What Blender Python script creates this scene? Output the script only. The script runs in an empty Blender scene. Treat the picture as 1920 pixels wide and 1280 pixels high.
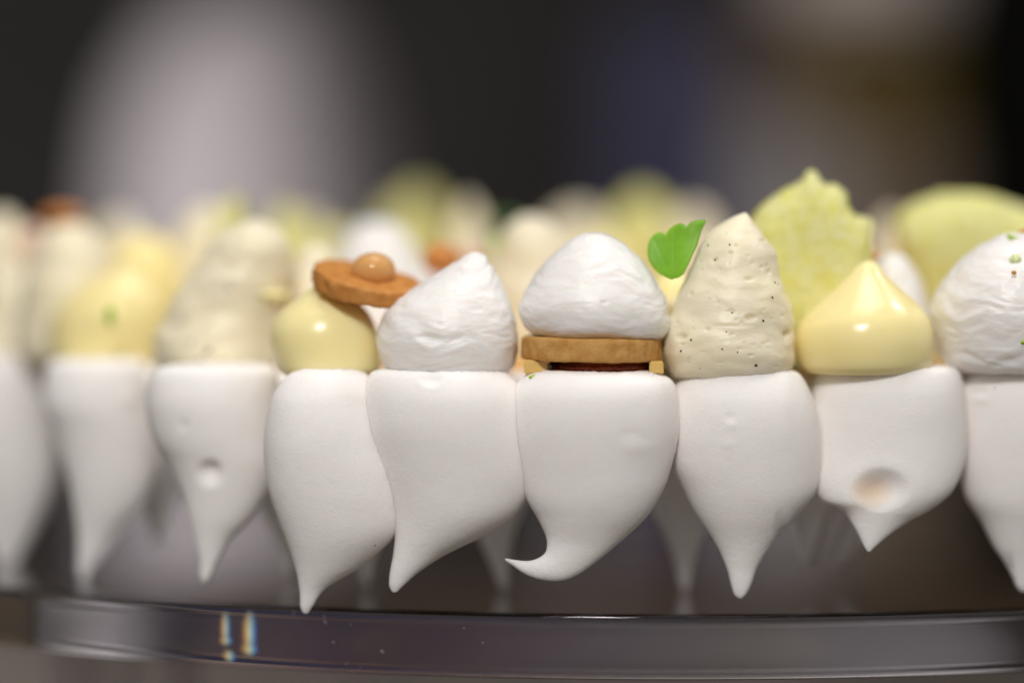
import bpy, bmesh, math, random
from mathutils import Vector, noise
from mathutils.bvhtree import BVHTree

# ------------------------------------------------------------------ camera
S = bpy.context.scene
C = S.collection
ZC = 0.25            # camera height above the counter (m)
FPX = 4533.0         # focal length in photograph pixels (1920 wide, 85 mm on 36 mm)
HOR = 510.0          # pixel row of the horizon

cam = bpy.data.cameras.new('camera')
cam.lens = 85.0
cam.sensor_width = 36.0
cam.shift_y = -(640 - HOR) / 1920.0
cam.clip_start = 0.02
cam.clip_end = 30
cam.dof.use_dof = True
cam.dof.focus_distance = 0.485
cam.dof.aperture_fstop = 2.1
camo = bpy.data.objects.new('camera', cam)
camo.location = (0, 0, ZC)
camo.rotation_euler = (math.pi / 2, 0, 0)
C.objects.link(camo)
S.camera = camo

# ------------------------------------------------------------------ world and lamps
W = bpy.data.worlds.new('World')
S.world = W
W.use_nodes = True
bg = W.node_tree.nodes['Background']
bg.inputs['Color'].default_value = (1.0, 0.95, 0.89, 1)
bg.inputs['Strength'].default_value = 0.17


def area(name, loc, target, size, power, color=(1, 1, 1), size_y=None):
    l = bpy.data.lights.new(name, 'AREA')
    l.energy = power
    l.color = color
    l.size = size
    if size_y:
        l.shape = 'RECTANGLE'
        l.size_y = size_y
    o = bpy.data.objects.new(name, l)
    o.location = loc
    d = Vector(target) - Vector(loc)
    o.rotation_euler = d.to_track_quat('-Z', 'Y').to_euler()
    C.objects.link(o)
    return o


CK = (0.03, 0.55, 0.21)
area('ceiling_lamp_over_cake', (0.10, 0.50, 1.35), CK, 0.50, 5.0, (1.0, 0.96, 0.94))
area('ceiling_lamp_front', (-0.10, -0.53, 1.00), CK, 0.20, 11.1, (1.0, 0.96, 0.935))
area('ceiling_spot_right', (0.50, 0.62, 0.85), CK, 0.10, 1.0, (1.0, 0.98, 0.95))
area('added_lamp_back', (-0.62, 1.35, 0.26), (-0.15, 1.95, 0.50), 0.30, 4.6, (1.0, 0.97, 0.99))  # added out of frame to light the background shapes

S.view_settings.view_transform = 'Standard'
S.view_settings.look = 'None'
S.view_settings.exposure = 0.0
S.view_settings.gamma = 1.0
S.render.engine = 'CYCLES'
S.cycles.use_denoising = True
S.cycles.max_bounces = 14
S.cycles.transmission_bounces = 12
S.cycles.glossy_bounces = 6
S.cycles.diffuse_bounces = 5
S.cycles.sample_clamp_indirect = 4.0


# ------------------------------------------------------------------ materials
def mat(name, col, rough=0.5, sss=0.0, sss_scale=0.003, sss_rad=(1, .7, .5), col2=None, cscale=300,
        bump=0.0, bscale=1500, bdist=0.0003, spec=0.5, trans=0.0, ior=1.45, coat=0.0, bstretch=None, metallic=0.0,
        contrast=(0.35, 0.65)):
    m = bpy.data.materials.new(name)
    m.use_nodes = True
    nt = m.node_tree
    p = nt.nodes['Principled BSDF']
    p.inputs['Base Color'].default_value = (*col, 1)
    p.inputs['Roughness'].default_value = rough
    p.inputs['Subsurface Weight'].default_value = sss
    p.inputs['Subsurface Scale'].default_value = sss_scale
    p.inputs['Subsurface Radius'].default_value = sss_rad
    p.inputs['Specular IOR Level'].default_value = spec
    p.inputs['Transmission Weight'].default_value = trans
    p.inputs['IOR'].default_value = ior
    p.inputs['Coat Weight'].default_value = coat
    p.inputs['Coat Roughness'].default_value = 0.08
    p.inputs['Metallic'].default_value = metallic
    tc = nt.nodes.new('ShaderNodeTexCoord')
    if col2 is not None:
        n = nt.nodes.new('ShaderNodeTexNoise')
        n.inputs['Scale'].default_value = cscale
        n.inputs['Detail'].default_value = 4
        r = nt.nodes.new('ShaderNodeMapRange')
        r.inputs['From Min'].default_value = contrast[0]
        r.inputs['From Max'].default_value = contrast[1]
        mx = nt.nodes.new('ShaderNodeMix')
        mx.data_type = 'RGBA'
        mx.inputs['A'].default_value = (*col, 1)
        mx.inputs['B'].default_value = (*col2, 1)
        nt.links.new(tc.outputs['Object'], n.inputs['Vector'])
        nt.links.new(n.outputs['Fac'], r.inputs['Value'])
        nt.links.new(r.outputs['Result'], mx.inputs['Factor'])
        nt.links.new(mx.outputs['Result'], p.inputs['Base Color'])
    if bump:
        n = nt.nodes.new('ShaderNodeTexNoise')
        n.inputs['Scale'].default_value = bscale
        n.inputs['Detail'].default_value = 5
        n.inputs['Roughness'].default_value = 0.6
        b = nt.nodes.new('ShaderNodeBump')
        b.inputs['Strength'].default_value = bump
        b.inputs['Distance'].default_value = bdist
        if bstretch:
            mp = nt.nodes.new('ShaderNodeMapping')
            mp.inputs['Scale'].default_value = bstretch
            nt.links.new(tc.outputs['Object'], mp.inputs['Vector'])
            nt.links.new(mp.outputs['Vector'], n.inputs['Vector'])
        else:
            nt.links.new(tc.outputs['Object'], n.inputs['Vector'])
        nt.links.new(n.outputs['Fac'], b.inputs['Height'])
        nt.links.new(b.outputs['Normal'], p.inputs['Normal'])
    return m


M = {}
M['meringue'] = mat('meringue', (.96, .91, .88), .78, sss=.6, sss_scale=.004, sss_rad=(1, .9, .82), col2=(.97, .93, .905), cscale=260,
                    bump=.5, bscale=1900, bdist=.0003, spec=.3)
_nt = M['meringue'].node_tree
_p = _nt.nodes['Principled BSDF']
_src = _p.inputs['Base Color'].links[0].from_socket
_a = _nt.nodes.new('ShaderNodeAttribute')
_a.attribute_name = 'tan'
_x = _nt.nodes.new('ShaderNodeMix')
_x.data_type = 'RGBA'
_x.inputs['B'].default_value = (.80, .64, .47, 1)
_nt.links.new(_a.outputs['Fac'], _x.inputs['Factor'])
_nt.links.new(_src, _x.inputs['A'])
_nt.links.new(_x.outputs['Result'], _p.inputs['Base Color'])
M['whipped'] = mat('whipped_cream', (.87, .855, .83), .36, sss=.7, sss_scale=.005, bump=.35, bscale=380,
                   bdist=.0006, bstretch=(1, 1, 2.2), spec=.5)
M['vanilla'] = mat('vanilla_cream', (.87, .80, .58), .40, sss=.6, sss_scale=.004, sss_rad=(1, .9, .6), col2=(.83, .765, .59), cscale=90,
                   bump=.3, bscale=380, bdist=.0006, bstretch=(1, 1, 1.8), spec=.45)
M['custard'] = mat('lemon_custard', (.96, .83, .43), .22, sss=.6, sss_scale=.005, sss_rad=(1, .8, .3), spec=.5,
                   bump=.12, bscale=160, bdist=.0005, col2=(.95, .80, .38), cscale=60)
M['custard_pale'] = mat('pale_lemon_custard', (.97, .83, .43), .26, sss=.6, sss_scale=.005, sss_rad=(1, .8, .3), spec=.5,
                        bump=.12, bscale=160, bdist=.0005)
M['filling'] = mat('amber_filling', (.80, .47, .10), .35, sss=.4, sss_scale=.003, col2=(.70, .33, .05), cscale=150,
                   bump=.4, bscale=500, bdist=.0006)
M['melon'] = mat('green_melon', (.80, .78, .24), .24, sss=.8, sss_scale=.006, sss_rad=(.95, 1, .4), col2=(.84, .83, .44), trans=.05,
                 cscale=420, bump=.8, bscale=850, bdist=.0008, spec=.5)
M['biscuit'] = mat('biscuit', (.62, .36, .12), .8, col2=(.50, .25, .065), cscale=420, bump=.6, bscale=1800, bdist=.0004,
                   sss=.15, sss_scale=.002, spec=.25)
M['biscuit_dark'] = mat('toasted_biscuit', (.60, .27, .07), .6, col2=(.52, .21, .045), cscale=400, bump=.45, bscale=1800,
                        bdist=.0004, spec=.25)
M['jelly'] = mat('dark_red_jelly', (.36, .085, .04), .16, col2=(.28, .06, .03), cscale=300, bump=.3, bscale=500, bdist=.0006,
                 sss=.2, sss_scale=.002)
M['amber'] = mat('amber_jelly', (.90, .52, .20), .10, sss=.5, sss_scale=.004, trans=.35, ior=1.36)
M['pear'] = mat('pale_fruit_cube', (.72, .48, .16), .4, sss=.4, sss_scale=.003, bump=.2, bscale=600)
M['orange'] = mat('orange_gel', (.62, .25, .05), .22, sss=.4, sss_scale=.003)
M['pink'] = mat('pink_gel', (.84, .62, .50), .3, sss=.5, sss_scale=.003)
M['leaf'] = mat('fresh_leaf', (.24, .50, .02), .5, sss=.5, sss_scale=.0012, sss_rad=(.6, 1, .15), col2=(.18, .42, .014), cscale=140,
                bump=.3, bscale=900, bdist=.0002)
M['leaf_dark'] = mat('dark_leaf', (.07, .20, .04), .5, sss=.2, sss_scale=.001)
M['zest'] = mat('lime_zest', (.42, .62, .07), .6, sss=.3, sss_scale=.001, bump=.3)
M['zest_pale'] = mat('pale_zest', (.70, .78, .42), .6, sss=.4, sss_scale=.001, bump=.3)
M['seed'] = mat('vanilla_seed', (.012, .010, .014), .45)
M['crumb'] = mat('white_crumb', (.86, .83, .80), .7, sss=.2, sss_scale=.001)
M['counter'] = mat('dark_counter', (.15, .125, .105), .6, col2=(.12, .10, .085), cscale=9, bump=.1, bscale=60)
M['wall'] = mat('dark_wall', (.050, .046, .044), .9, col2=(.036, .034, .033), cscale=3, spec=.1)
M['pale'] = mat('pale_matte', (.36, .325, .33), .85, col2=(.33, .30, .305), cscale=5, bump=.2, bscale=60)
M['blue'] = mat('blue_paint', (.052, .050, .088), .8, col2=(.034, .033, .062), cscale=6, spec=.1)
M['greybox'] = mat('grey_card', (.32, .305, .32), .9, col2=(.25, .23, .22), cscale=5, spec=.1)
M['olive'] = mat('olive_card', (.19, .125, .012), .9, spec=.1)
M['black'] = mat('black_paint', (.005, .005, .004), .9, spec=0.02)
M['rod'] = mat('frosted_rod', (.42, .38, .38), .4)


def acrylic():
    m = bpy.data.materials.new('clear_acrylic')
    m.use_nodes = True
    nt = m.node_tree
    nt.nodes.remove(nt.nodes['Principled BSDF'])
    out = nt.nodes['Material Output']
    g = nt.nodes.new('ShaderNodeBsdfGlass')
    g.inputs['Color'].default_value = (.94, .94, .95, 1)
    g.inputs['IOR'].default_value = 1.491
    g.inputs['Roughness'].default_value = 0.0
    nt.links.new(g.outputs[0], out.inputs['Surface'])
    return m


M['acrylic'] = acrylic()


# ------------------------------------------------------------------ helpers
def P(px, py, Y):
    return Vector(((px - 960) * Y / FPX, Y, ZC - (py - HOR) * Y / FPX))


def tag(o, label=None, cat=None, group=None, kind=None):
    if label:
        o['label'] = label
    if cat:
        o['category'] = cat
    if group:
        o['group'] = group
    if kind:
        o['kind'] = kind
    return o


def link(name, me, m, parent=None, smooth=True):
    o = bpy.data.objects.new(name, me)
    C.objects.link(o)
    if m is not None:
        me.materials.append(m)
    if smooth:
        me.polygons.foreach_set('use_smooth', [True] * len(me.polygons))
    if parent:
        o.parent = parent
        o.matrix_parent_inverse = parent.matrix_world.inverted()
    return o


def from_bm(name, bm, m, parent=None, smooth=True):
    me = bpy.data.meshes.new(name)
    bmesh.ops.recalc_face_normals(bm, faces=bm.faces)
    bm.to_mesh(me)
    bm.free()
    return link(name, me, m, parent, smooth)


def fb(p, s, o=0.0):
    return noise.noise(Vector((p[0] * s + o, p[1] * s - o * 1.7, p[2] * s + o * .6)))


def fbz(p, s, kz, o=0.0):
    return noise.noise(Vector((p[0] * s + o, p[1] * s - o * 1.7, p[2] * s * kz + o * .6)))


def catmull(rows, n):
    k = len(rows)
    out = []
    for i in range(n):
        t = i / (n - 1) * (k - 1)
        j = min(int(t), k - 2)
        f = t - j
        a, b, c, d = rows[max(j - 1, 0)], rows[j], rows[j + 1], rows[min(j + 2, k - 1)]
        out.append([.5 * ((2 * q) + (-p + r) * f + (2 * p - 5 * q + 4 * r - s) * f * f + (-p + 3 * q - 3 * r + s) * f ** 3)
                    for p, q, r, s in zip(a, b, c, d)])
    return out


def loft(name, rows, Yc, m, nu=96, nv=90, ky=1.0, disp=None, cap='bottom', zfront=0.0, dents=(), parent=None, dymax=None, tan=None, fwd=.3):
    """rows: (xl, yl, xr, yr[, dy]) outline pairs in photograph pixels, turned into a round solid at depth Yc."""
    rr = [list(r) + [0.0] * (5 - len(r)) for r in rows]
    ss = catmull(rr, nv)
    rings = []
    y0, y1 = rr[0][1], rr[-1][1]
    for i, (xl, yl, xr, yr, dy) in enumerate(ss):
        f = min(max((yl - y0) / ((y1 - y0) or 1), 0), 1) if zfront else 1
        Yz = Yc - zfront * (1 - f) ** 2
        Lp, Rp = P(xl, yl, Yc + dy), P(xr, yr, Yc + dy)
        Lp.z = ZC - (yl - HOR) * (Yz + dy) / FPX
        Rp.z = ZC - (yr - HOR) * (Yz + dy) / FPX
        rings.append(((Lp + Rp) / 2, (Rp - Lp) / 2))
    flat = lambda c, h: [(c, h * s) for s in (.12, .3, .5, .68, .82, .92)]
    if cap in ('top', 'both'):
        rings = flat(*rings[0]) + rings
    if cap in ('bottom', 'both'):
        rings = rings + flat(*rings[-1])[::-1]
    vs, fs = [], []
    for k_, (c, h) in enumerate(rings):
        hl = h.length
        dpt = hl * ky if dymax is None else hl / (1 + (hl / dymax) ** 5) ** .2
        if dymax is not None:
            t_ = max(0, (rings[0][0].z - c.z) / (rings[0][0].z - rings[-1][0].z) - .12)
            dpt *= 1 - .62 * min(t_, .8) ** 1.25
            b_ = min(1, max(0, (rings[0][0].z - c.z) / (rings[0][0].z - rings[-1][0].z)) / .34)
            dpt *= .84 + .16 * b_ * (2 - b_)
            # the tip hangs under the front of the body, not under its axis
            g_ = (Yc - fwd * max(0, dymax - dpt) * (lambda q: q * q * (3 - 2 * q))(min(1, t_ / .6))) / Yc
            eye = Vector((0, 0, ZC))
            c, h, dpt = eye + (c - eye) * g_, h * g_, dpt * g_
        for u in range(nu):
            a = 2 * math.pi * u / nu
            vs.append(c + h * math.cos(a) + Vector((0, -dpt * math.sin(a), 0)))
    n = len(rings)
    for i in range(n - 1):
        for u in range(nu):
            v = (u + 1) % nu
            fs.append((i * nu + u, i * nu + v, (i + 1) * nu + v, (i + 1) * nu + u))
    vs.append(rings[0][0].copy())
    vs.append(rings[-1][0].copy())
    for u in range(nu):
        v = (u + 1) % nu
        fs.append((n * nu, v, u))
        fs.append((n * nu + 1, (n - 1) * nu + u, (n - 1) * nu + v))
    me = bpy.data.meshes.new(name)
    me.from_pydata([tuple(v) for v in vs], [], fs)
    bm = bmesh.new()
    bm.from_mesh(me)
    bmesh.ops.recalc_face_normals(bm, faces=bm.faces)
    bm.to_mesh(me)
    bm.free()
    me.update()
    if disp or dents:
        nrm = [Vector(v.vector) for v in me.vertex_normals]
        for i, v in enumerate(me.vertices):
            p = Vector(v.co)
            d = disp(p, nrm[i]) if disp else 0.0
            q = p + nrm[i] * d * .001
            if dents and nrm[i].y < .1:
                px = 960 + p.x * FPX / p.y
                py = HOR + (ZC - p.z) * FPX / p.y
                for (cx, cy, rx, ry, dep) in dents:
                    e = ((px - cx) / rx) ** 2 + ((py - cy) / ry) ** 2
                    if e < 1:
                        q -= Vector((nrm[i].x * .3, -1, 0)).normalized() * (-1) * 0 + nrm[i] * dep * .001 * (1 - e) ** 1.6
                    elif e < 2.2 and dep > .6:
                        q += nrm[i] * min(dep, 1.2) * .00005 * math.sin((e - 1) / 1.2 * math.pi)
            v.co = q
        me.update()
    if tan:
        at = me.attributes.new('tan', 'FLOAT', 'POINT')
        for i, v in enumerate(me.vertices):
            px = 960 + v.co.x * FPX / v.co.y
            py = HOR + (ZC - v.co.z) * FPX / v.co.y
            e = ((px - tan[0]) / tan[2]) ** 2 + ((py - tan[1]) / tan[3]) ** 2
            at.data[i].value = max(0, 1 - e) * tan[4] if nrm[i].y < .1 else 0
    return link(name, me, m, parent)


def pillow(name, outline, cen, Yc, th, m, rings=12, n=140, disp=None, bend=None, parent=None, edge=4.0, sharp=False, soft=False):
    """Outline in photograph pixels round the point cen, grown into a solid of half thickness th (m)."""
    k = len(outline)
    pts = []
    if sharp:
        per = max(2, n // k)
        for i in range(k):
            a, b = outline[i], outline[(i + 1) % k]
            for j in range(per):
                f = j / per
                pts.append((a[0] + (b[0] - a[0]) * f, a[1] + (b[1] - a[1]) * f))
    else:
        per = max(2, n // k)
        for i in range(k):
            a, b, c, d = outline[i - 1], outline[i], outline[(i + 1) % k], outline[(i + 2) % k]
            for j in range(per):
                f = j / per
                pts.append(tuple(.5 * ((2 * q) + (-p + r) * f + (2 * p - 5 * q + 4 * r - s) * f * f + (-p + 3 * q - 3 * r + s) * f ** 3)
                                 for p, q, r, s in zip(a, b, c, d)))
    n = len(pts)
    wd = max(1, n // 14) if soft else 0
    sm = []
    for i in range(n):
        ii = [(i + d) % n for d in range(-wd, wd + 1)]
        sm.append((sum(pts[q][0] for q in ii) / len(ii), sum(pts[q][1] for q in ii) / len(ii)))
    ts = [((i + 1) / rings) ** .8 for i in range(rings)]
    vs, fs = [], []
    for side in (-1, 1):
        for t in ts[:-1]:
            dz = th * (1 - t ** edge) ** .5
            for (x, y), (x2, y2) in zip(pts, sm):
                if soft:
                    g = t ** 9
                    x, y = x2 + (x - x2) * g, y2 + (y - y2) * g
                p = P(cen[0] + (x - cen[0]) * t, cen[1] + (y - cen[1]) * t, Yc)
                p.y += side * dz
                vs.append(p)
    rim = len(vs)
    for (x, y) in pts:
        vs.append(P(x, y, Yc))
    c0 = len(vs)
    pc = P(cen[0], cen[1], Yc)
    vs.append(pc + Vector((0, -th, 0)))
    vs.append(pc + Vector((0, th, 0)))
    R = rings - 1
    for s in range(2):
        o = s * R * n
        for i in range(R):
            for u in range(n):
                v = (u + 1) % n
                a = o + i * n
                b = o + (i + 1) * n if i < R - 1 else rim
                fs.append((a + u, a + v, b + v, b + u))
        for u in range(n):
            fs.append((c0 + s, o + u, o + (u + 1) % n))
    me = bpy.data.meshes.new(name)
    me.from_pydata([tuple(v) for v in vs], [], fs)
    bm = bmesh.new()
    bm.from_mesh(me)
    bmesh.ops.recalc_face_normals(bm, faces=bm.faces)
    bm.to_mesh(me)
    bm.free()
    me.update()
    nrm = [Vector(v.vector) for v in me.vertex_normals]
    for i, v in enumerate(me.vertices):
        p = Vector(v.co)
        if disp:
            p += nrm[i] * disp(p, nrm[i]) * .001
        if bend:
            p.y += bend(p)
        v.co = p
    me.update()
    return link(name, me, m, parent)


def lump(bm, c, r, sc=(1, 1, 1), sub=1, jit=0.0, rnd=random):
    res = bmesh.ops.create_icosphere(bm, subdivisions=sub, radius=r)
    for v in res['verts']:
        d = 1 + rnd.uniform(-jit, jit)
        v.co = Vector((v.co.x * sc[0] * d, v.co.y * sc[1] * d, v.co.z * sc[2] * d)) + Vector(c)


def on_surface(o, px, py):
    me = o.data
    bvh = getattr(on_surface, 'c', {}).get(o.name)
    if bvh is None:
        bvh = BVHTree.FromPolygons([v.co.copy() for v in me.vertices], [tuple(p.vertices) for p in me.polygons])
        on_surface.c = getattr(on_surface, 'c', {})
        on_surface.c[o.name] = bvh
    org = Vector((0, 0, ZC))
    d = (P(px, py, 1.0) - org).normalized()
    hit, nrm, _, _ = bvh.ray_cast(org, d)
    return hit, nrm


def specks(o, pts, r_mm, m, name='vanilla_seed', jit=.25, kind='stuff', sub=1):
    bm = bmesh.new()
    rnd = random.Random(7)
    ok = 0
    for t in pts:
        hit, nrm = on_surface(o, t[0], t[1])
        if hit is None:
            continue
        k = t[2] if len(t) > 2 else 1.0
        lump(bm, hit, r_mm * .001 * k, (rnd.uniform(.8, 1.3), .7, rnd.uniform(.8, 1.3)), sub, jit, rnd)
        ok += 1
    if not ok:
        bm.free()
        return
    s = from_bm(name, bm, m, o)
    if ok > 1:
        s['kind'] = kind
    return s


# ------------------------------------------------------------------ the room behind (all far out of focus)
def box(name, x0, x1, y0, y1, z0, z1, m, bev=0.01, parent=None):
    bm = bmesh.new()
    bmesh.ops.create_cube(bm, size=1)
    for v in bm.verts:
        v.co = Vector(((x0 + x1) / 2 + v.co.x * (x1 - x0), (y0 + y1) / 2 + v.co.y * (y1 - y0), (z0 + z1) / 2 + v.co.z * (z1 - z0)))
    if bev:
        bmesh.ops.bevel(bm, geom=bm.edges[:], offset=bev, segments=3, affect='EDGES')
    return from_bm(name, bm, m, parent, smooth=False)


tag(box('counter', -3, 3, -1.2, 2.6, -0.04, 0, M['counter'], 0), kind='structure')
tag(box('back_wall', -3, 3, 2.6, 2.75, -0.04, 3, M['wall'], 0), kind='structure')

YB = 1.9
b_rows = [(440, -20, 510, -20), (385, 5, 565, 5), (330, 50, 610, 50), (290, 110, 645, 110), (250, 180, 672, 180), (225, 280, 695, 280),
          (212, 400, 712, 400), (208, 520, 716, 520), (206, 600, 718, 600)]
shade = tag(loft('pale_form', b_rows, YB, M['pale'], 64, 40, ky=.95, disp=lambda p, n: 5 * fbz(p, 14, .3)),  # unidentified pale blur, given a made-up hanging bell shape
            'pale pinkish grey unidentified bell-shaped form far out of focus at upper left', 'pale_form')
bm = bmesh.new()
bmesh.ops.create_cone(bm, cap_ends=True, segments=12, radius1=.003, radius2=.003, depth=2.4)
bmesh.ops.translate(bm, verts=bm.verts, vec=(P(475, 0, YB).x, YB, P(475, -30, YB).z + 1.19))
from_bm('added_cord', bm, M['black'], shade)  # made-up cord for the bell shape to hang from
tag(box('storage_box', P(1150, 0, 1.9).x, P(1368, 0, 1.9).x, 1.8, 2.0, 0, P(0, 60, 1.9).z, M['blue'], .01),
    'dark blue upright block far out of focus behind the small green leaf', 'background object')
tag(box('carton', P(1372, 0, 1.86).x, P(1545, 0, 1.86).x, 1.78, 1.98, 0, P(0, 235, 1.86).z, M['greybox'], .01),
    'grey lower block far out of focus between the blue block and the olive column', 'background object')
tag(box('crate', P(1548, 0, 1.9).x, P(1735, 0, 1.9).x, 1.82, 1.98, 0, P(0, 245, 1.9).z, mat('tan_card', (.26, .20, .14), .9, col2=(.20, .155, .11), cscale=5, spec=.1), .01),
    'tan block far out of focus right of the grey block', 'background object')
tag(box('column', P(1530, 0, 2.1).x, P(1765, 0, 2.1).x, 2.0, 2.2, 0, P(0, 60, 2.1).z, M['olive'], .01),
    'olive brown column far out of focus beside the black area on the right', 'background object')
tag(box('cabinet', P(1375, 0, 2.4).x, P(1600, 0, 2.4).x, 2.3, 2.5, 0, P(0, 60, 2.4).z, mat('brown_wood', (.26, .18, .09), .9, spec=.1), .01),
    'dark brown panel far out of focus above the grey block', 'background object')
tag(box('hanging_shade', P(1480, 0, 2.0).x, P(1850, 0, 2.0).x, 1.95, 2.1, P(0, 40, 2.0).z, P(0, -160, 2.0).z, mat('grey_shade', (.62, .54, .50), .9, spec=.1), .02),
    'grey shade out of focus along the top edge at the right', 'background object')
tag(box('black_panel', P(1782, 0, 1.9).x, P(2300, 0, 1.9).x, 1.85, 2.0, 0, 0.9, M['black'], .01),
    'black panel far out of focus at the right edge', 'background object')

for (xc, w, h, m_, lab) in ((.187, .046, .20, mat('pale_tint', (.85, .80, .80), .8), 'pale grey tub shape added behind the cake, seen refracted at the left end of the rim'),
                           (.0565, .032, .20, mat('lilac_tint', (.85, .80, .80), .8), 'narrow pale lilac shape added behind the cake, seen refracted right of centre in the rim'),
                           (.0855, .006, .20, mat('yellow_tint', (.80, .55, .08), .8), 'narrow yellow shape added behind the cake, seen refracted in the middle of the rim'),
                           (.1045, .004, .20, mat('red_tint', (.45, .12, .07), .8), 'narrow reddish shape added behind the cake, seen refracted left of centre in the rim'),
                           (.130, .024, .20, mat('brown_tint', (.36, .26, .22), .8), 'brown shape added behind the cake, seen refracted beside the painted glints of the rim')):
    bm = bmesh.new()  # shapes added behind the cake so the rim refracts coloured patches
    pr = [(.0005, .004), (w * .36, .004), (w * .38, 0), (w * .42, 0), (w * .5, h), (w * .47, h), (w * .38, .008), (.0005, .008)]
    vv = [[bm.verts.new((xc + r * math.cos(math.tau * u / 40), 1.74 + r * math.sin(math.tau * u / 40), z + .0005)) for u in range(40)] for r, z in pr]
    for i in range(len(pr) - 1):
        for u in range(40):
            bm.faces.new((vv[i][u], vv[i][(u + 1) % 40], vv[i + 1][(u + 1) % 40], vv[i + 1][u]))
    tag(from_bm('rim_tint_shape', bm, m_), lab, 'rim_tint_shape')

# ------------------------------------------------------------------ acrylic cake stand
ZT = ZC - 0.0691       # top of the disc
ZB = ZC - 0.0820       # underside of the disc
DC = Vector((0.034, 0.746, 0))
DR = 0.26
stand = bpy.data.objects.new('cake_stand', None)
stand.location = (DC.x, DC.y, 0)
C.objects.link(stand)
tag(stand, 'clear acrylic cake stand with a thick round rim under the meringues', 'cake stand')
bpy.context.view_layer.update()
bv = .0004
prof = [(.02, ZT), (DR - .02, ZT), (DR - .003, ZT), (DR - bv, ZT), (DR - bv * .3, ZT - bv * .3), (DR, ZT - bv), (DR, ZT - .0025),
        (DR, ZB + .0025), (DR, ZB + bv), (DR - bv * .3, ZB + bv * .3), (DR - bv, ZB), (DR - .003, ZB), (DR - .02, ZB), (.02, ZB)]
NS = 720
vs = [(DC.x + r * math.cos(2 * math.pi * u / NS), DC.y + r * math.sin(2 * math.pi * u / NS), z) for r, z in prof for u in range(NS)]
fs = [(i * NS + u, i * NS + (u + 1) % NS, (i + 1) * NS + (u + 1) % NS, (i + 1) * NS + u) for i in range(len(prof) - 1) for u in range(NS)]
fs.append(tuple(range(NS)))
fs.append(tuple((len(prof) - 1) * NS + u for u in range(NS)))
me = bpy.data.meshes.new('disc')
me.from_pydata(vs, [], fs)
bm = bmesh.new()
bm.from_mesh(me)
bmesh.ops.recalc_face_normals(bm, faces=bm.faces)
bm.to_mesh(me)
bm.free()
disc = link('disc', me, M['acrylic'], stand)
for lx, ly in ((P(135, 0, .66).x, .66), (P(222, 0, .72).x, .72), (P(340, 0, .64).x, .64), (.20, .72), (.15, .92), (-.05, .93)):
    bm = bmesh.new()
    bmesh.ops.create_cone(bm, cap_ends=True, segments=32, radius1=.0032, radius2=.0032, depth=ZB - .0005)
    bmesh.ops.translate(bm, verts=bm.verts, vec=(lx, ly, (ZB - .0005) / 2))
    from_bm('leg', bm, M['rod'], stand)

# crumbs of dust lying on the rim
rnd = random.Random(3)
bm = bmesh.new()
for (px, py, r) in ((551, 1147, .10), (549, 1150, .07), (608, 1155, .10), (609, 1163, .12), (611, 1167, .09), (625, 1203, .13), (716, 1220, .14), (719, 1223, .1),
                    (657, 1170, .07), (870, 1177, .08), (905, 1204, .07), (650, 1243, .07), (675, 1250, .07), (660, 1258, .07), (1045, 1142, .06), (1055, 1143, .07)):
    x = (px - 960) * .49 / FPX
    if py < 1146:
        yy = .0691 * FPX / (py - HOR)
        z = ZT + .00003
        x = (px - 960) * yy / FPX
    else:
        yy = DC.y - math.sqrt(DR ** 2 - (x - DC.x) ** 2) - .00004
        x = (px - 960) * yy / FPX
        z = ZC - (py - HOR) * yy / FPX
    lump(bm, (x, yy, z), r * .001, (1.2, .5, 1), 1, .3, rnd)
tag(from_bm('dust', bm, M['crumb']), 'tiny white sugar specks clinging to the clear rim of the stand', 'sugar dust', kind='stuff')


# rainbow glints of refracted light, painted as coloured flecks on the rim
def glint_paint():
    m = mat('painted_rainbow', (.9, .9, .9), .35)
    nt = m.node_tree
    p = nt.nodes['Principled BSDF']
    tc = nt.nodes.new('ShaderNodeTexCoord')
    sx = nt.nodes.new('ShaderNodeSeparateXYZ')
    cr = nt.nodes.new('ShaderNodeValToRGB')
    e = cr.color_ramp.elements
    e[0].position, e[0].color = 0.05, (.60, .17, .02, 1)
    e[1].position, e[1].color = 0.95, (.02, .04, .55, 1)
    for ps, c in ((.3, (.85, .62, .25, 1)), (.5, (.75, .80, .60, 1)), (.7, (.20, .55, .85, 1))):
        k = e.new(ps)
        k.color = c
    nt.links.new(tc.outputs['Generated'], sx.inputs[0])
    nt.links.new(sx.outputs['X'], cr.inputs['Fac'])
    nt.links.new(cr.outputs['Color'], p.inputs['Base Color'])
    # the painted glint fades out towards its edge
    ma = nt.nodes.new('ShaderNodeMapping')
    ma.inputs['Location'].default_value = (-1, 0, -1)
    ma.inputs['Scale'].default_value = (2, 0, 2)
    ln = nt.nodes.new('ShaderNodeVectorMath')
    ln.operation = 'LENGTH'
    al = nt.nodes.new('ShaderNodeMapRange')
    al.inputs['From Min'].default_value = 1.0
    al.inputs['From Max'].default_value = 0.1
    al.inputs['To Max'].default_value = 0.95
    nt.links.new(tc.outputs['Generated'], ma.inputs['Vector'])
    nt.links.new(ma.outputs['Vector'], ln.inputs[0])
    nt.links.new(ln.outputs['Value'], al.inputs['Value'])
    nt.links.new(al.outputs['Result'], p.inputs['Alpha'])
    return m


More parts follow.
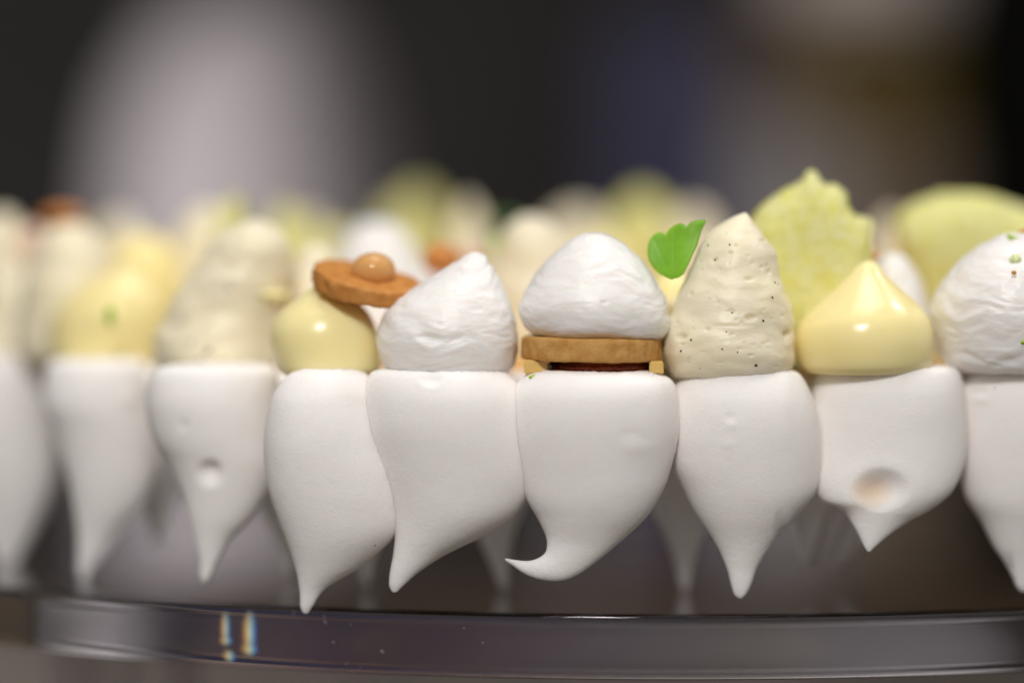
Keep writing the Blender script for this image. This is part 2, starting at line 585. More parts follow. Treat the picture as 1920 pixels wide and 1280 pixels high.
M['glint_paint'] = glint_paint()
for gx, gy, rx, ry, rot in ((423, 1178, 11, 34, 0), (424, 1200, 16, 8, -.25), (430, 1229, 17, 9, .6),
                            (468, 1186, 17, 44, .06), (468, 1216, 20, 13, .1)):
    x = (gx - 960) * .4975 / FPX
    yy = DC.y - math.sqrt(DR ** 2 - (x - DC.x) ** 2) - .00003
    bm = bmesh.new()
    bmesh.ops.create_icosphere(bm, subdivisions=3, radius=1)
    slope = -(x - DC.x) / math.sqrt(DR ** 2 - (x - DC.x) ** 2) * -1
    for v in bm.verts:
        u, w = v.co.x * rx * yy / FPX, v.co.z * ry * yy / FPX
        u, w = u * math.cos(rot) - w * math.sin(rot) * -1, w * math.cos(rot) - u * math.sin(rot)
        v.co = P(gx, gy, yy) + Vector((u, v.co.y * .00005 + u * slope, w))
    from_bm('painted_glint', bm, M['glint_paint'], stand)

# ------------------------------------------------------------------ meringue kisses
def kiss_disp(seed, ztop):
    def f(p, n):
        d = .24 * fb(p, 60, seed) + .05 * fb(p, 220, seed + 3) + .03 * fb(p, 900, seed + 5)
        e = (p.z - ztop) / .0022 + 1
        if e > 0:
            d += min(e, 1) * (.16 * fb(p, 1400, seed + 9) + .12 * fb(p, 700, seed + 2))
        return d
    return f


G_K = 'meringue kisses standing tips down in the front wall of the cake'
KISS = [
    # rows, axis depth, label, dents
    ('K0', [(-62, 668, 80, 668), (-82, 680, 98, 682), (-88, 757, 104, 757), (-85, 850, 110, 850), (-72, 902, 104, 902), (-52, 951, 87, 951),
            (-30, 999, 63, 999), (-14, 1038, 39, 1038), (-6, 1060, 25, 1060), (4, 1078, 16, 1079)], .578,
     'most blurred meringue kiss at the left edge with its long tip cut by the frame', ()),
    ('K1', [(118, 677, 258, 677), (90, 688, 276, 690), (82, 757, 285, 757), (102, 805, 292, 805), (116, 854, 294, 854), (128, 902, 290, 902),
            (138, 951, 268, 951), (144, 999, 224, 999), (145, 1038, 195, 1038), (144, 1066, 172, 1066), (150, 1086, 162, 1086)], .546,
     'blurred meringue kiss second from the left with a straight tip and no dent', ((243, 748, 26, 18, -.5),)),
    ('K2', [(315, 688, 500, 688), (286, 702, 520, 702), (274, 747, 526, 747), (277, 786, 528, 786), (291, 830, 528, 830), (315, 868, 524, 868),
            (339, 922, 500, 925), (354, 970, 472, 972), (366, 1014, 434, 1010), (375, 1048, 409, 1050), (375, 1081, 396, 1079), (381, 1093, 388, 1093)], .514,
     'slightly blurred meringue kiss with one round dimple in its middle', ((344, 797, 14, 15, .4), (394, 886, 26, 27, 2.3))),
    ('K3', [(572, 696, 660, 696), (542, 706, 688, 706), (518, 734, 705, 734), (504, 769, 712, 769), (494, 834, 730, 834), (499, 902, 750, 888), (514, 956, 760, 940),
            (537, 1014, 748, 996), (555, 1066, 684, 1057), (562, 1108, 612, 1102), (563, 1136, 588, 1134), (569, 1149, 578, 1149)], .4935,
     'meringue kiss whose rounded tip reaches down onto the acrylic rim', ()),
    ('K4', [(715, 697, 930, 697), (695, 706, 957, 706), (684, 741, 986, 741), (688, 802, 1000, 802), (706, 859, 1007, 856), (724, 912, 1001, 904), (736, 956, 974, 957),
            (741, 997, 918, 998), (737, 1040, 838, 1038), (731, 1075, 785, 1072), (730, 1097, 758, 1096), (735, 1109, 745, 1109)], .4920,
     'meringue kiss with its slanting tip drawn to the left, beside the curled one', ((808, 709, 24, 17, .8),)),
    ('K5', [(1012, 698, 1208, 698), (986, 708, 1240, 706), (964, 734, 1264, 722), (956, 772, 1273, 765), (957, 824, 1272, 822), (972, 883, 1258, 878), (988, 936, 1243, 920),
            (1008, 972, 1212, 968), (1022, 1003, 1160, 1018), (1025, 1022, 1120, 1052), (1021, 1036, 1084, 1077), (1007, 1046, 1050, 1089),
            (990, 1050, 1015, 1087), (968, 1048.5, 985, 1077), (950, 1046, 957, 1058), (946, 1047, 949, 1052)], .4895,
     'meringue kiss with its tip curled sideways into a hook', ((1192, 838, 40, 20, -.22), (1180, 812, 30, 9, .15))),
    ('K6', [(1314, 696, 1478, 696), (1288, 706, 1500, 706), (1264, 728, 1518, 735), (1254, 765, 1530, 770), (1252, 814, 1537, 814), (1258, 870, 1537, 870), (1278, 918, 1528, 922),
            (1302, 964, 1496, 966), (1331, 1005, 1464, 1000), (1350, 1038, 1440, 1030), (1363, 1070, 1420, 1062), (1370, 1096, 1410, 1090), (1376, 1114, 1400, 1112), (1384, 1121, 1392, 1121)], .4945,
     'plump meringue kiss with a straight rounded tip right of the curled one',
     ((1369, 780, 16, 10, .22), (1371, 797, 15, 10, -.2), (1367, 832, 18, 10, -.18), (1462, 990, 14, 42, .35))),
    ('K7', [(1560, 693, 1775, 690), (1535, 702, 1795, 699), (1522, 730, 1806, 730), (1518, 790, 1812, 790), (1520, 850, 1811, 848), (1524, 900, 1800, 893), (1536, 936, 1780, 926),
            (1566, 950, 1744, 955), (1584, 962, 1712, 972), (1598, 983, 1684, 990), (1609, 1002, 1663, 1006), (1619, 1022, 1643, 1023), (1626, 1033, 1633, 1033)], .5,
     'short meringue kiss with a large tan hollow above its stubby tip', ((1652, 918, 58, 44, 2.9),)),
    ('K8', [(1838, 688, 2040, 688), (1812, 698, 2066, 698), (1794, 726, 2080, 726), (1795, 790, 2088, 790), (1797, 850, 2088, 850), (1801, 895, 2080, 895), (1812, 938, 2056, 938),
            (1838, 977, 2020, 980), (1862, 1021, 1984, 1021), (1882, 1050, 1966, 1050), (1897, 1078, 1948, 1078), (1905, 1098, 1934, 1098), (1914, 1108, 1924, 1108)], .505,
     'meringue kiss cut by the right edge with one black speck near its top',
     ((1835, 735, 22, 9, .4), (1838, 748, 22, 10, -.4), (1892, 1062, 8, 30, .5))),
]
kobj = {}
for i, (kk, rows, Yc, lab, dents) in enumerate(KISS):
    big = i >= 3
    ztop = ZC - (rows[0][1] - HOR) * (Yc - .012) / FPX
    o = loft('meringue_kiss', rows, Yc, M['meringue'], 220 if big else 120, 150 if big else 100, ky=1.0, disp=kiss_disp(i * 3.1, ztop),
             cap='top', zfront=.012, dents=dents, dymax=.0155, fwd={'K3': .12, 'K7': .66, 'K2': .35}.get(kk, .2),
             tan=(1632, 922, 46, 34, .8) if kk == 'K7' else None)
    kobj[kk] = tag(o, lab, 'meringue kiss', G_K)
specks(kobj['K3'], [(703, 1022)], .22, M['seed'])
specks(kobj['K8'], [(1865, 727)], .2, M['seed'])
specks(kobj['K2'], [(381, 1000, 1)], .12, M['seed'])

# second and third ring of kisses, in the shade under the cake
G_I = 'inner meringue kisses in the shade under the cake'
proto = None


def inner_rows(cx, Yc, tipx, w, tip):
    k = .49 / Yc
    yt = HOR + .0215 * FPX / Yc
    yb = HOR + tip * FPX / Yc
    h = yb - yt
    out = []
    for t, f in ((0, .75), (.05, .95), (.2, 1), (.4, .95), (.52, .78), (.64, .5), (.76, .29), (.88, .16), (.96, .1), (1, .04)):
        c = cx + (tipx - cx) * t ** 2
        out.append((c - w * k * f, yt + h * t, c + w * k * f, yt + h * t))
    return out


inner = [(300, .560, 300, .0625), (520, .540, 545, .0680), (700, .530, 688, .0688), (905, .527, 946, .0688), (1085, .525, 1120, .0600), (1275, .526, 1284, .0690),
         (1520, .532, 1515, .0640), (1700, .540, 1570, .0660), (1880, .548, 1860, .0570)]
INL = ['far left', 'second from left', 'third from left', 'fourth from left', 'fifth from left', 'middle long', 'third from right', 'second from right', 'far right']
for i, (cx, Yc, tx, tip) in enumerate(inner):
    o = loft('meringue_kiss', inner_rows(cx, Yc, tx, 125, tip), Yc, M['meringue'], 48, 40, disp=kiss_disp(20 + i, 9), cap='top')
    if i == 5:
        lab = 'dim long meringue tip showing in the gap right of the curled kiss'
    elif i in (2, 3):
        lab = ['dim meringue tip behind the gap between the rim-touching kiss and the slanting one',
               'dim meringue tip behind the gap left of the hook'][i - 2]
    else:
        lab = 'dim inner meringue kiss under the cake, %s of its row' % INL[i]
    tag(o, lab, 'meringue kiss', G_I)

# the filling the toppings stand on
ZF = ZC - .0200
bm = bmesh.new()
cc = Vector((.045, .71, 0))
N = 160
prof = [(.001, ZF + .0004), (.06, ZF + .0004), (.12, ZF + .0003), (.175, ZF), (.188, ZF - .0006), (.1905, ZF - .002), (.191, ZF - .006), (.188, ZF - .0125), (.17, ZF - .0135), (.001, ZF - .0135)]
vv = []
for r, z in prof:
    vv.append([bm.verts.new((cc.x + r * 1.08 * math.cos(2 * math.pi * u / N), cc.y + r * math.sin(2 * math.pi * u / N) + .0, z)) for u in range(N)])
for i in range(len(prof) - 1):
    for u in range(N):
        bm.faces.new((vv[i][u], vv[i][(u + 1) % N], vv[i + 1][(u + 1) % N], vv[i + 1][u]))
bm.faces.new(vv[0])
bm.faces.new(vv[-1])
fl = from_bm('filling', bm, M['filling'])
tag(fl, 'amber filling layer glimpsed in the notches between meringues and toppings', 'filling')


# ------------------------------------------------------------------ toppings
def whip(seed, amp=1.0):
    def f(p, n):
        w = Vector((p.x + .002 * fb(p, 150, seed), p.y, p.z + .003 * fb(p, 110, seed + 4)))
        r = 1 - abs(fbz(w, 95, 3.0, seed)) ** 1.4 * 2.6
        r2 = 1 - abs(fbz(w, 260, 2.6, seed + 8)) * 2.2
        return amp * (.26 * r + .13 * r2 + .40 * fb(p, 60, seed + 1) + .05 * fb(p, 600, seed) - .2)
    return f


def vani(seed, amp=1.0, z0=0.0):
    def f(p, n):
        a = math.atan2(n.y, n.x)
        s = math.sin(2 * math.pi * (p.z / .0125) + a + 2.5 * fb(p, 60, seed))
        return amp * (.22 * s + .50 * fbz(p, 90, 1.7, seed + 2) + .24 * fbz(p, 230, 2.2, seed + 5) + .05 * fb(p, 700, seed))
    return f


def cust(seed, amp=1.0):
    return lambda p, n: amp * (.28 * fb(p, 60, seed) + .03 * fb(p, 300, seed))


def rows_y(L, R):
    return [(a, y, b, y) for (y, a, b) in [(l[0], l[1], r) for l, r in zip(L, R)]]


G_T = 'cream dollops piped on top of the cake'
# white dollop left of centre
r = [(884, 474, 896, 474), (868, 483, 910, 480), (842, 499, 920, 494), (808, 520, 934, 516), (770, 544, 946, 542), (738, 568, 957, 568), (716, 597, 966, 597), (706, 628, 972, 628),
     (705, 650, 973, 650), (713, 675, 969, 675), (728, 693, 958, 693), (745, 703, 945, 703)]
w1 = tag(loft('cream_dollop', r, .4965, M['whipped'], 200, 150, ky=.95, disp=whip(1.3), dents=((800, 632, 30, 9, .5),)),
         'white whipped cream dollop with a leaning peak, directly on the meringue beside the biscuit stack', 'cream dollop', G_T)
# white dollop on the biscuit
r = [(1098, 439, 1128, 438), (1075, 449, 1150, 446), (1048, 468, 1178, 466), (1018, 497, 1206, 492), (994, 528, 1228, 524), (978, 558, 1246, 556), (972, 580, 1253, 583), (978, 603, 1255, 606),
     (992, 622, 1249, 626), (1012, 632, 1232, 638), (1040, 637, 1200, 642)]
w2 = tag(loft('cream_dollop', r, .4945, M['whipped'], 200, 150, ky=.95, disp=whip(7.7, .85), dents=((1132, 567, 6, 5, .5),)),
         'white whipped cream dollop sitting on the round biscuit', 'cream dollop', G_T)
# vanilla dollop
r = [(1392, 400, 1400, 400), (1378, 408, 1408, 410), (1352, 424, 1418, 424), (1326, 444, 1433, 446), (1308, 468, 1450, 470), (1292, 502, 1461, 504), (1278, 540, 1472, 540), (1262, 580, 1482, 580),
     (1250, 612, 1488, 616), (1244, 645, 1492, 650), (1245, 672, 1490, 675), (1250, 694, 1480, 692), (1258, 708, 1462, 704)]
rp_ = random.Random(21)
v1 = tag(loft('cream_dollop', r, .4955, M['vanilla'], 220, 170, ky=.9, disp=vani(2.1),
              dents=((1369.5, 474, 5.1, 4.2, 0.48), (1339, 488, 8.5, 6.8, 0.30), (1411, 493, 4.2, 3.4, 0.24), (1444, 508, 6.8, 6.0, 0.42), (1297, 551, 6.0, 5.1, 0.42), (1405, 523, 11.9, 5.1, 0.42), (1432, 581, 5.1, 3.4, 0.30),
                     (1408, 595, 13.6, 7.6, 0.72), (1326, 617, 6.8, 5.1, 0.48), (1278, 632, 12.8, 9.3, 0.54), (1478, 626, 8.5, 8.5, 0.60), (1375, 610, 51.0, 5.1, 0.18)) + tuple((rp_.uniform(1265, 1475), rp_.uniform(450, 690), rp_.uniform(3, 6), rp_.uniform(2.5, 5), rp_.uniform(.15, .45)) for _ in range(45))),
         'tall ivory vanilla cream dollop with black specks, right of the green leaf', 'cream dollop', G_T)
specks(v1, [(1362, 438, .5), (1327.5, 460), (1368, 459), (1341, 487, .8), (1280, 524), (1453, 530, .9), (1459, 533, .6), (1448, 558, 1.1), (1372, 586, .7), (1431, 601),
            (1362, 622, .8), (1296, 637), (1277, 658), (1354, 654, .8), (1383, 660, .6), (1246.5, 646, .9), (1417, 685), (1255, 699, 1.2), (1345, 483, .5), (1395, 640, .4),
            (1330, 560, .35), (1420, 460, .35), (1300, 600, .35), (1440, 650, .4), (1312, 690, .4)], .27, M['seed'])
# yellow custard dollop
r = [(1621, 490, 1638, 489), (1606, 500, 1650, 500), (1589, 518, 1663, 516), (1567, 540, 1684, 536), (1540, 564, 1706, 556), (1516, 586, 1727, 578), (1498, 608, 1741, 600), (1491, 634, 1749, 632),
     (1492, 662, 1749, 662), (1500, 686, 1744, 684), (1515, 699, 1730, 697)]
y1 = tag(loft('custard_dollop', r, .4985, M['custard'], 160, 120, ky=.95, disp=cust(4)),
         'glossy yellow custard dollop in front of the pale green fruit', 'custard dollop', G_T)
# white dollop at the right edge
r = [(1885, 441, 1920, 440), (1862, 449, 1955, 448), (1830, 466, 1985, 466), (1800, 492, 2008, 492), (1776, 520, 2025, 520), (1758, 552, 2035, 552), (1749, 582, 2042, 582), (1752, 612, 2045, 612),
     (1757, 640, 2042, 640), (1766, 668, 2035, 668), (1780, 688, 2020, 688), (1798, 698, 2005, 698)]
w3 = tag(loft('cream_dollop', r, .502, M['whipped'], 200, 150, ky=.9, disp=whip(15.2, 1.45)),
         'ridged white whipped cream dollop cut by the right edge', 'cream dollop', G_T)
# yellow custard under the tilted biscuit
r = [(590, 535, 622, 535), (566, 552, 648, 550), (540, 572, 676, 570), (520, 592, 694, 590), (508, 615, 704, 613), (506, 640, 710, 640), (511, 668, 712, 668), (520, 690, 712, 690), (535, 702, 706, 702)]
y2 = tag(loft('custard_dollop', r, .5035, M['custard_pale'], 140, 100, ky=.95, disp=cust(9)),
         'yellow custard dollop carrying the tilted biscuit', 'custard dollop', G_T)
# blurred vanilla dollop left
r = [(466, 414, 500, 413), (440, 424, 522, 423), (414, 441, 536, 440), (388, 465, 545, 466), (368, 492, 550, 494), (352, 520, 548, 520), (340, 545, 538, 543), (322, 570, 528, 566), (304, 598, 524, 598),
     (291, 630, 522, 630), (287, 660, 518, 660), (288, 684, 510, 684), (296, 696, 500, 696)]
v2 = tag(loft('cream_dollop', r, .533, M['vanilla'], 140, 110, ky=.85, disp=vani(6.6, 1.5)),
         'blurred tall ivory cream dollop left of the tilted biscuit', 'cream dollop', G_T)
specks(v2, [(392, 657, 2.2), (384, 662, 1.4), (373, 675, 1.6), (358, 642, 1.2), (345, 598, 1.3), (352, 602, 1.0), (432, 543, 1.2), (428, 540, 1), (530, 530, 1.2), (305, 605, 1)], .26, M['seed'])
# blurred yellow dollop
r = [(222, 498, 250, 498), (200, 508, 272, 508), (168, 526, 292, 526), (135, 550, 310, 550), (108, 580, 320, 580), (96, 612, 322, 612), (92, 642, 318, 642), (96, 668, 310, 668), (108, 680, 300, 680)]
y3 = tag(loft('custard_dollop', r, .558, M['custard'], 96, 70, ky=.9, disp=cust(12)),
         'blurred yellow custard dollop with a green zest crumb, second meringue from the left', 'custard dollop', G_T)


# round biscuits, jelly and fruit
def disc_solid(name, cx, cy, Yc, rad, th, m, tilt=(0, 0), seed=0, N=96, crumb=.12, parent=None, round_=.0006):
    bm = bmesh.new()
    pr = [(.0, th / 2)] + [(rad * f, th / 2) for f in (.3, .6, .8, .93)] + [(rad - round_ * .3, th / 2 - round_ * .3), (rad, th / 2 - round_)]
    pr += [(rad, th * .2), (rad, 0), (rad, -th * .2)]
    pr += [(rad, -th / 2 + round_), (rad - round_ * .3, -th / 2 + round_ * .3)] + [(rad * f, -th / 2) for f in (.93, .8, .6, .3)]
    from mathutils import Matrix
    c = P(cx, cy, Yc)
    mt = Matrix.Translation(c) @ Matrix.Rotation(tilt[1], 4, 'Y') @ Matrix.Rotation(tilt[0], 4, 'X')
    rows = []
    for (r, z) in pr[1:]:
        ring = []
        for u in range(N):
            a = 2 * math.pi * u / N
            p = Vector((r * math.cos(a), r * math.sin(a), z))
            d = crumb * .001 * (fb(p, 500, seed) + .7 * fb(p, 1500, seed + 1) + 1.6 * fb(p, 120, seed + 2))
            q = p + Vector((p.x, p.y, p.z * 3)).normalized() * d
            ring.append(bm.verts.new(mt @ q))
        rows.append(ring)
    for i in range(len(rows) - 1):
        for u in range(N):
            bm.faces.new((rows[i][u], rows[i][(u + 1) % N], rows[i + 1][(u + 1) % N], rows[i + 1][u]))
    bm.faces.new(rows[0])
    bm.faces.new(rows[-1])
    return from_bm(name, bm, m, parent)


b1 = disc_solid('biscuit', 1108, 653.5, .4945, .01435, .0048, M['biscuit'], (0, math.radians(.9)), 3, 200, .22)
tag(b1, 'flat round golden biscuit under the white cream dollop', 'biscuit')
j1 = disc_solid('jelly_disc', 1122, 688, .4945, .0105, .0026, M['jelly'], (0, 0), 5, 120, .12, round_=.0008)
tag(j1, 'dark red glossy jelly disc between the biscuit and the meringue', 'jelly')


def cube_piece(name, x0, x1, y0, y1, Yc, dep, m, seed=1):
    a, b = P(x0, y0, Yc), P(x1, y1, Yc)
    bm = bmesh.new()
    bmesh.ops.create_cube(bm, size=1)
    for v in bm.verts:
        v.co = Vector(((a.x + b.x) / 2 + v.co.x * (b.x - a.x), Yc + v.co.y * dep, (a.z + b.z) / 2 + v.co.z * (a.z - b.z)))
    bmesh.ops.bevel(bm, geom=bm.edges[:], offset=.00025, segments=2, affect='EDGES')
    bmesh.ops.subdivide_edges(bm, edges=bm.edges[:], cuts=1, use_grid_fill=True)
    for v in bm.verts:
        v.co += Vector((fb(v.co, 400, seed), fb(v.co, 400, seed + 3), fb(v.co, 400, seed + 7))) * .00022
    return from_bm(name, bm, m, smooth=False)


tag(cube_piece('fruit_cube', 983, 1027, 674, 700, .4893, .006, M['pear'], 2), 'small pale yellow cube propped under the left end of the biscuit', 'fruit cube')
tag(cube_piece('fruit_cube', 1217, 1243, 676, 700, .4893, .006, M['pear'], 6), 'small pale yellow cube propped under the right end of the biscuit', 'fruit cube')

b2 = disc_solid('biscuit', 688, 533, .5025, .0115, .0040, M['biscuit_dark'], (math.radians(13), math.radians(12)), 8, 140, .5)
tag(b2, 'tilted toasted biscuit leaning on yellow custard with an amber bead on it', 'biscuit')
bm = bmesh.new()
lump(bm, P(700, 507, .5010), .0046, (1, 1, .82), 4)
tag(from_bm('jelly_bead', bm, M['amber']), 'amber jelly bead resting on the tilted biscuit', 'jelly bead')

# fruit
melon_out = [(1408, 412), (1425, 388), (1446, 370), (1462, 360), (1470, 351), (1488, 345), (1503, 338), (1509, 324), (1519, 317), (1528, 321), (1536, 335), (1550, 352), (1557, 345), (1568, 343),
             (1580, 352), (1589, 364), (1592, 385), (1602, 402), (1618, 407), (1632, 411), (1640, 424), (1634, 450), (1640, 478), (1650, 520), (1662, 600), (1655, 680), (1560, 700), (1450, 695), (1405, 620),
             (1392, 520), (1396, 450)]


def melon_disp(seed, a=1.0):
    return lambda p, n: a * (.30 * fb(p, 160, seed) + .26 * fb(p, 420, seed + 2) + .16 * fb(p, 1100, seed))


m1 = tag(pillow('fruit_slice', melon_out, (1520, 520), .5165, .006, M['melon'], 26, 260, disp=melon_disp(1, 1.1), edge=5, sharp=True, soft=True),
         'pale green translucent fruit slice with a ragged pointed top behind the vanilla dollop', 'fruit slice')
rs = random.Random(11)
pts = [(1523, 428, 1.3), (1508, 443, 1.4), (1549, 447, 1.2), (1576, 442, 1.6), (1552, 403, 1.3), (1520, 357, 1.5), (1606, 463, 1.5), (1494, 360, 1.2), (1564, 484, 1.2), (1540, 500, 1), (1615, 430, 1.2)]
specks(m1, pts + [(rs.uniform(1470, 1625), rs.uniform(360, 500), rs.uniform(.4, .9)) for _ in range(30)], .2, M['crumb'], 'white_fleck')
m2o = [(1672, 420), (1700, 385), (1740, 366), (1790, 360), (1840, 366), (1900, 378), (1960, 400), (2000, 450), (2010, 560), (1990, 680), (1860, 700), (1760, 690), (1730, 600), (1690, 500)]
m2o = [(x + 5 * math.sin(x * .31 + y), y + 6 * math.sin(x * .17)) for x, y in m2o]
tag(pillow('fruit_slice', m2o, (1850, 520), .556, .008, M['melon'], 16, 140, disp=melon_disp(5, 2.2)),
    'large blurred green fruit slice behind the right edge dollop', 'fruit slice')

# leaf
leaf_o = [(1258, 524), (1247, 519), (1235, 512), (1221, 496), (1215, 476), (1217, 456), (1224, 443), (1235, 435.5), (1245, 436), (1249.5, 440), (1252, 435), (1258, 428), (1269, 421), (1280, 419), (1286, 423),
          (1288.5, 424.5), (1296, 417), (1309, 413), (1323, 413), (1321, 420), (1316, 430), (1311, 445), (1307, 459), (1298, 478), (1288, 500), (1280, 514), (1270, 521), (1264, 522)]


def leaf_disp(p, n):
    px = 960 + p.x * FPX / p.y
    py = HOR + (ZC - p.z) * FPX / p.y
    a = math.atan2(px - 1261, 524 - py)
    v = 0
    for a0 in (-.42, .05, .48):
        v += math.exp(-((a - a0) / .035) ** 2)
    return (-.07 * v + .05 * fb(p, 500, 1)) * (1 if n.y < 0 else -1)


leaf = pillow('leaf', leaf_o, (1264, 470), .4915, .00028, M['leaf'], 16, 280, disp=leaf_disp, edge=8,
              bend=lambda p: -.0016 * math.sin((p.x - .033) * 300) + .0012 * math.sin((p.z - .254) * 240))
tag(leaf, 'small bright green lobed leaf tucked between white and vanilla dollops', 'leaf')


# ---- rear toppings
def dollop(kind, cx, top, w, Yc, label, lean=0.0, seed=0, peaky=.8, low=None):
    yb = HOR + .0200 * FPX / Yc + 6 if low is None else low
    w *= 1.15
    top += 6
    h = yb - top
    pr = ((0, .12), (.05, .30), (.15, .50), (.3, .68), (.45, .82), (.6, .9), (.75, 1), (.9, .98), (1, .86))
    rows = []
    for t, f in pr:
        f = f ** peaky
        c = cx + lean * (1 - t)
        rows.append((c - w / 2 * f, top + h * t, c + w / 2 * f, top + h * t))
    if kind == 'custard':
        o = loft('custard_dollop', rows, Yc, M['custard'], 64, 50, disp=cust(seed))
    elif kind == 'vanilla':
        o = loft('cream_dollop', rows, Yc, M['vanilla'], 64, 56, disp=vani(seed, 1.2))
    else:
        o = loft('cream_dollop', rows, Yc, M['whipped'], 64, 56, disp=whip(seed, 1.1))
    tag(o, label, 'custard dollop' if kind == 'custard' else 'cream dollop', 'blurred dollops further back on the cake')
    return o


def chunk(cx, top, w, Yc, label, seed=0, rag=.09, th=.007, low=None, lean=.1):
    yb = HOR + .0200 * FPX / Yc + 4 if low is None else low
    rr = random.Random(seed)
    h = yb - top
    o = []
    for i in range(18):
        a = 2 * math.pi * i / 18
        x, y = math.cos(a), math.sin(a)
        kx = 1 if y < 0 else 1.05
        s = 1 + rr.uniform(-rag, rag) + (.16 * max(0, math.cos(a + math.pi / 2 + lean)) ** 6)
        o.append((cx + w / 2 * kx * s * math.copysign(abs(x) ** .8, x), top + h / 2 + h / 2 * s * math.copysign(abs(y) ** .8, y)))
    ob = pillow('fruit_slice', o, (cx, top + h / 2), Yc, th, M['melon'], 10, 90, disp=melon_disp(seed))
    return tag(ob, label, 'fruit slice', 'green fruit pieces on the cake')


dollop('custard', 1262, 505, 130, .519, 'pale yellow custard glimpsed right below the green leaf', seed=2)
dollop('vanilla', 1003, 398, 170, .556, 'blurred ivory peak behind the gap between the two white dollops', lean=-4, seed=3)
dollop('vanilla', 890, 366, 110, .640, 'thin blurred ivory peak above the left white dollop', lean=-14, seed=4, peaky=1.3)
dollop('whip', 705, 408, 200, .580, 'blurred white dollop behind the amber bead', seed=5)
dollop('vanilla', 590, 455, 125, .545, 'blurred ivory dollop left behind the tilted biscuit', seed=6)
dollop('vanilla', 385, 378, 150, .600, 'blurred ivory dollop behind the tall left vanilla dollop', seed=7)
dollop('custard', 268, 430, 175, .595, 'blurred yellow dollop between the left white dollop and the tall vanilla one', seed=8)
dollop('vanilla', 215, 398, 130, .660, 'dim ivory dollop far back left of the tall vanilla one', seed=9)
dollop('vanilla', 132, 412, 180, .572, 'blurred ivory dollop under an orange gel blob at the left', seed=10)
dollop('vanilla', 2, 392, 130, .600, 'blurred ivory dollop cut by the left edge', seed=11)
dollop('vanilla', 45, 500, 170, .590, 'low blurred greyish dollop at the left edge below the others', seed=12)
dollop('vanilla', 1080, 388, 170, .700, 'dim ivory dollop far back behind the white dollop on the biscuit', seed=13)
dollop('vanilla', 1300, 385, 130, .680, 'dim ivory dollop far back right above the leaf', seed=14)
dollop('whip', 1690, 470, 120, .528, 'blurred white dollop between the custard dollop and the large green slice', seed=15, lean=-15)
dollop('custard', 470, 440, 160, .640, 'blurred yellow dollop deep behind the tall vanilla dollop', seed=16)
dollop('vanilla', 570, 400, 150, .690, 'faint far dollop left of the pointed green piece', seed=17)
dollop('custard', 1130, 430, 150, .620, 'blurred yellow dollop hidden behind the white dollop on the biscuit', seed=18)
dollop('vanilla', 1670, 395, 90, .640, 'small far dollop between the two green fruit slices', seed=19)
dollop('whip', 820, 480, 150, .560, 'blurred white dollop behind the orange gel blob', seed=20)
dollop('vanilla', 960, 470, 170, .590, 'blurred cream mound low behind the left white dollop', seed=21)
dollop('custard', 1400, 460, 180, .590, 'yellow dollop hidden behind the vanilla dollop', seed=22)

tag(pillow('fruit_slice', [(788, 356), (812, 374), (832, 415), (845, 500), (850, 640), (690, 640), (684, 490), (702, 432), (740, 385)], (770, 500), .760, .008, M['melon'], 10, 90,
           disp=melon_disp(3)), 'blurred pointed green fruit piece above the amber bead', 'fruit slice', 'green fruit pieces on the cake')
tag(pillow('fruit_slice', [(1200, 360), (1232, 372), (1262, 410), (1280, 500), (1282, 640), (1140, 640), (1142, 440), (1165, 385)], (1210, 500), .700, .008, M['melon'], 10, 90,
           disp=melon_disp(5)), 'blurred green fruit piece far back above the white dollop on the biscuit', 'fruit slice', 'green fruit pieces on the cake')
chunk(545, 405, 110, .640, 'blurred green fruit piece right behind the tall left vanilla dollop', 7)
chunk(440, 392, 80, .590, 'small blurred green fruit piece peeking over the tall left vanilla dollop', 9)
chunk(640, 440, 130, .660, 'faint green fruit piece far back left of the white dollop', 12)

G_B = 'small coloured blobs on the cake'


def blob(name, cx, cy, rx, ry, Yc, m, label, cat, seed=0, sub=3):
    bm = bmesh.new()
    lump(bm, P(cx, cy, Yc), 1, (rx * Yc / FPX, rx * Yc / FPX, ry * Yc / FPX), sub, .02, random.Random(seed))
    return tag(from_bm(name, bm, m), label, cat)


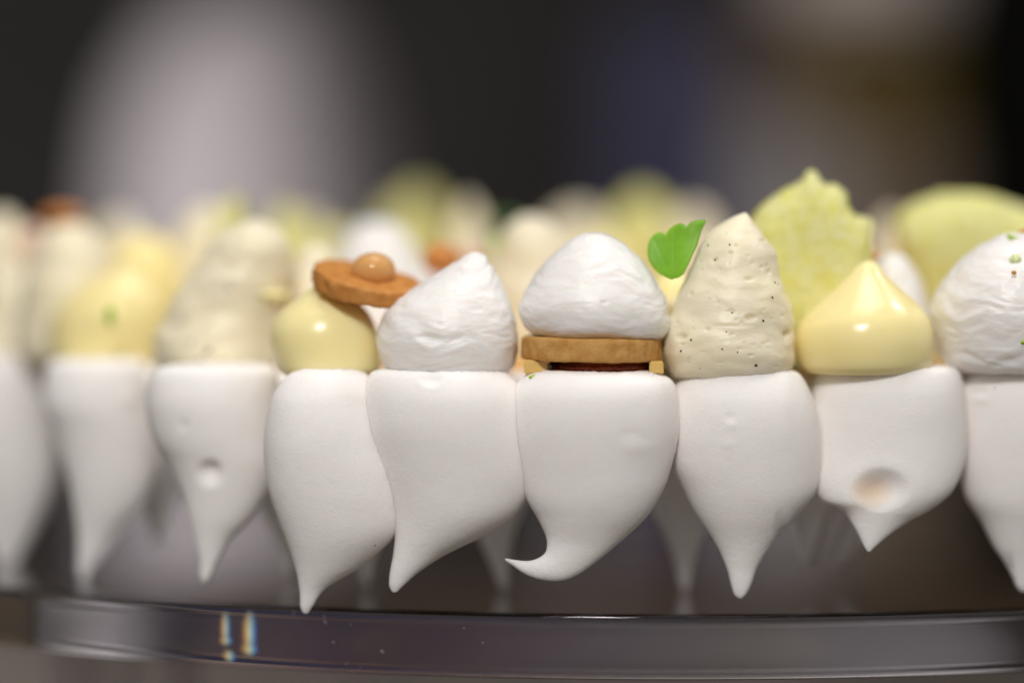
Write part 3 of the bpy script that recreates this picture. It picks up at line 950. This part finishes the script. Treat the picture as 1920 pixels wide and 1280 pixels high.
blob('gel_drop', 826, 486, 36, 30, .542, M['orange'], 'orange gel drop behind the left white dollop', 'gel drop')
blob('gel_drop', 886, 476, 30, 16, .548, M['pink'], 'pinkish gel drop at the tip of the left white dollop', 'gel drop')
blob('gel_drop', 118, 406, 40, 18, .590, M['orange'], 'orange gel drop at the far left on a blurred dollop', 'gel drop')
blob('gel_drop', 60, 460, 26, 40, .598, M['pink'], 'brownish pink gel streak at the far left between dollops', 'gel drop')
blob('gel_drop', 1925, 438, 16, 9, .503, M['orange'], 'orange gel drop on the dollop at the right edge', 'gel drop')
blob('gel_drop', 1640, 480, 10, 8, .515, M['orange'], 'tiny orange drop beside the tip of the yellow custard', 'gel drop')
blob('custard_streak', 512, 552, 34, 9, .5275, M['custard'], 'golden custard streak on the right side of the tall left dollop', 'custard streak')
blob('zest_crumb', 206, 592, 9, 20, .533, M['zest'], 'green zest crumb on the blurred yellow dollop', 'zest crumb')


def zest(px, py, w, h, surf, m, rot, label, Yc=None):
    hit, nrm = on_surface(surf, px, py) if surf else (None, None)
    c = hit if hit else P(px, py, Yc or .485)
    k = c.y / FPX
    bm = bmesh.new()
    bmesh.ops.create_cube(bm, size=1)
    bmesh.ops.bevel(bm, geom=bm.edges[:], offset=.18, segments=2, affect='EDGES')
    from mathutils import Matrix
    for v in bm.verts:
        q = Vector((v.co.x * w * k, v.co.y * .0006, v.co.z * h * k)) + Vector((fb(v.co, 2, px), fb(v.co, 2, py), fb(v.co, 2, 3))) * .0002
        v.co = Matrix.Rotation(rot, 3, 'Y') @ q + c
    return tag(from_bm('zest_crumb', bm, m), label, 'zest crumb')


zest(1901, 447, 28, 8, w3, M['zest'], math.radians(27), 'bright green zest strip on top of the right edge dollop')
zest(1904, 490, 22, 26, w3, M['zest_pale'], 0, 'pale green zest crumb on the side of the right edge dollop')
zest(998, 706, 13, 7, kobj['K5'], M['zest'], -.2, 'tiny green crumb on the meringue below the left fruit cube')
zest(1221, 701, 12, 5, kobj['K5'], M['crumb'], .1, 'tiny white crumb on the meringue below the right end of the biscuit')
zest(1918, 641, 8, 8, w3, M['zest'], .3, 'minute green crumb on the flank of the right edge dollop')
blob('gel_drop', 1901, 511, 5, 4, .4885, M['biscuit'], 'minute orange speck below the pale zest crumb', 'gel drop')
for (x, y, w, h, Y, lab) in ((945, 422, 34, 12, .640, 'dark green leaf scrap far back left of the ivory peak'), (931, 462, 12, 18, .560, 'small green leaf scrap on the cream between the peaks')):
    o = pillow('leaf_scrap', [(x - w, y), (x - w * .5, y - h), (x + w * .3, y - h * .8), (x + w, y - h * .2), (x + w * .5, y + h), (x - w * .5, y + h)], (x, y), Y, .0006,
               M['leaf_dark'] if w > 20 else M['zest'], 6, 36)
    tag(o, lab, 'leaf scrap')
